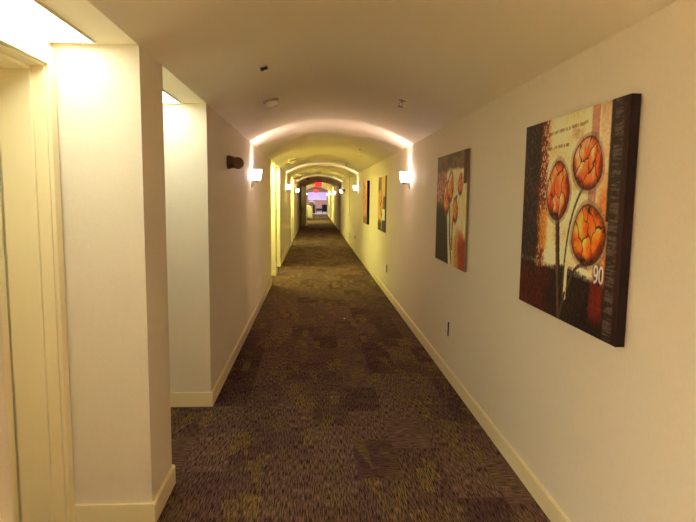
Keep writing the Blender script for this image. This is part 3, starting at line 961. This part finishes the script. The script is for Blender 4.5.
# white heap on it
b = bm_new()
bmesh.ops.create_icosphere(b, subdivisions=3, radius=1)
rr = random.Random(3)
for v in b.verts:
    k = 1 + 0.06 * math.sin(v.co.x * 7 + v.co.y * 5) + 0.05 * math.sin(v.co.y * 9)
    v.co = Vector((v.co.x * 0.33 * k, v.co.y * 0.26 * k, max(0.0, v.co.z) * 0.42 * k))
o = obj('linen_bundle', b, M['linen'], None, smooth=True); o.location = (-0.27, 54.6, 0.781)
tag(o, 'rounded white linen heap on top of the black table', 'linen')
# low dark coffee table
t = thing('coffee_table', 'low black table between the black table and blue chair', 'table', (0.50, 55.6, 0))
b = bm_new(); box(b, -0.33, 0.33, -0.3, 0.3, 0.24, 0.46); obj('tabletop', b, M['darkwood'], t, bevel=0.005)
for sx in (-1, 1):
    for sy in (-1, 1):
        b = bm_new(); box(b, sx * 0.29 - 0.025, sx * 0.29 + 0.025, sy * 0.26 - 0.025, sy * 0.26 + 0.025, 0, 0.24); obj('leg', b, M['darkwood'], t)
# blue chair
t = thing('armchair', 'dark blue upholstered armchair on the right of the lobby', 'chair', (1.02, 54.6, 0), 0)
b = bm_new(); box(b, -0.21, 0.21, -0.27, 0.25, 0.20, 0.45); obj('seat', b, M['blue'], t, bevel=0.03)
b = bm_new(); box(b, -0.29, 0.29, -0.37, -0.275, 0.18, 0.86); obj('backrest', b, M['blue'], t, bevel=0.03)
for sx in (-1, 1):
    b = bm_new(); box(b, sx * 0.215, sx * 0.29, -0.27, 0.25, 0.18, 0.62); obj('armrest', b, M['blue'], t, bevel=0.02)
    for sy in (-1, 1):
        b = bm_new(); tube(b, (sx * 0.24, sy * 0.22, 0), (sx * 0.24, sy * 0.22, 0.185), 0.02); obj('leg', b, M['darkwood'], t)

# litter on the carpet
def scrap(label, x, y, r, mat, seed):
    rr = random.Random(seed)
    b = bm_new()
    n = 7
    top = [b.verts.new((r * rr.uniform(.6, 1.1) * math.cos(i * 2 * math.pi / n), r * rr.uniform(.6, 1.1) * math.sin(i * 2 * math.pi / n), rr.uniform(.004, .008))) for i in range(n)]
    bot = [b.verts.new((v.co.x, v.co.y, 0.0005)) for v in top]
    c = b.verts.new((0, 0, .010))
    for i in range(n):
        b.faces.new((top[i], top[(i + 1) % n], c)); b.faces.new((bot[i], bot[(i + 1) % n], top[(i + 1) % n], top[i]))
    b.faces.new(bot[::-1])
    o = obj('paper_scrap', b, M[mat]); o.location = (x, y, 0)
    return tag(o, label, 'litter')
scrap('small bluish shiny scrap on the carpet left of centre', -0.21, 6.55, 0.016, 'scrap_blue', 1)
scrap('tiny white scrap on the carpet right of centre', 0.39, 7.1, 0.010, 'scrap_white', 2)

# ------------------------------------------------------------------ area light above the far lobby
ld = bpy.data.lights.new('lobby_lamp', 'AREA'); ld.shape = 'RECTANGLE'; ld.size = 3; ld.size_y = 3; ld.energy = 90; ld.color = (0.95, 0.85, 0.9)
lo = bpy.data.objects.new('lobby_lamp', ld); COL.objects.link(lo); lo.location = (0.2, 56.5, 2.7)

w = bpy.data.worlds.new('world'); scene.world = w; w.use_nodes = True
w.node_tree.nodes['Background'].inputs[0].default_value = (0.02, 0.018, 0.015, 1)
w.node_tree.nodes['Background'].inputs[1].default_value = 1.0

# ------------------------------------------------------------------ camera
cd = bpy.data.cameras.new('camera'); cam = bpy.data.objects.new('camera', cd); COL.objects.link(cam)
cd.sensor_fit = 'HORIZONTAL'; cd.sensor_width = 36.0; cd.lens = 561.94 / 696 * 36.0
cd.clip_start = 0.05; cd.clip_end = 200
yaw, pit, rol = map(math.radians, (3.469, 6.442, -0.653))
fwd = Vector((math.sin(yaw) * math.cos(pit), math.cos(yaw) * math.cos(pit), -math.sin(pit)))
right0 = Vector((math.cos(yaw), -math.sin(yaw), 0))
up0 = right0.cross(fwd)
c, s = math.cos(rol), math.sin(rol)
right = right0 * c - up0 * s
up = right0 * s + up0 * c
mw = Matrix((right, up, -fwd)).transposed().to_4x4()
mw.translation = (0, 0, 1.55)
cam.matrix_world = mw
scene.camera = cam

vs = scene.view_settings
vs.view_transform = 'Standard'; vs.look = 'None'; vs.exposure = 2.36; vs.gamma = 1.0; vs.use_curve_mapping = False
cy = scene.cycles
cy.use_denoising = True
cy.max_bounces = 10; cy.diffuse_bounces = 7; cy.glossy_bounces = 3; cy.transparent_max_bounces = 12
cy.sample_clamp_indirect = 4.0
cy.caustics_reflective = False; cy.caustics_refractive = False
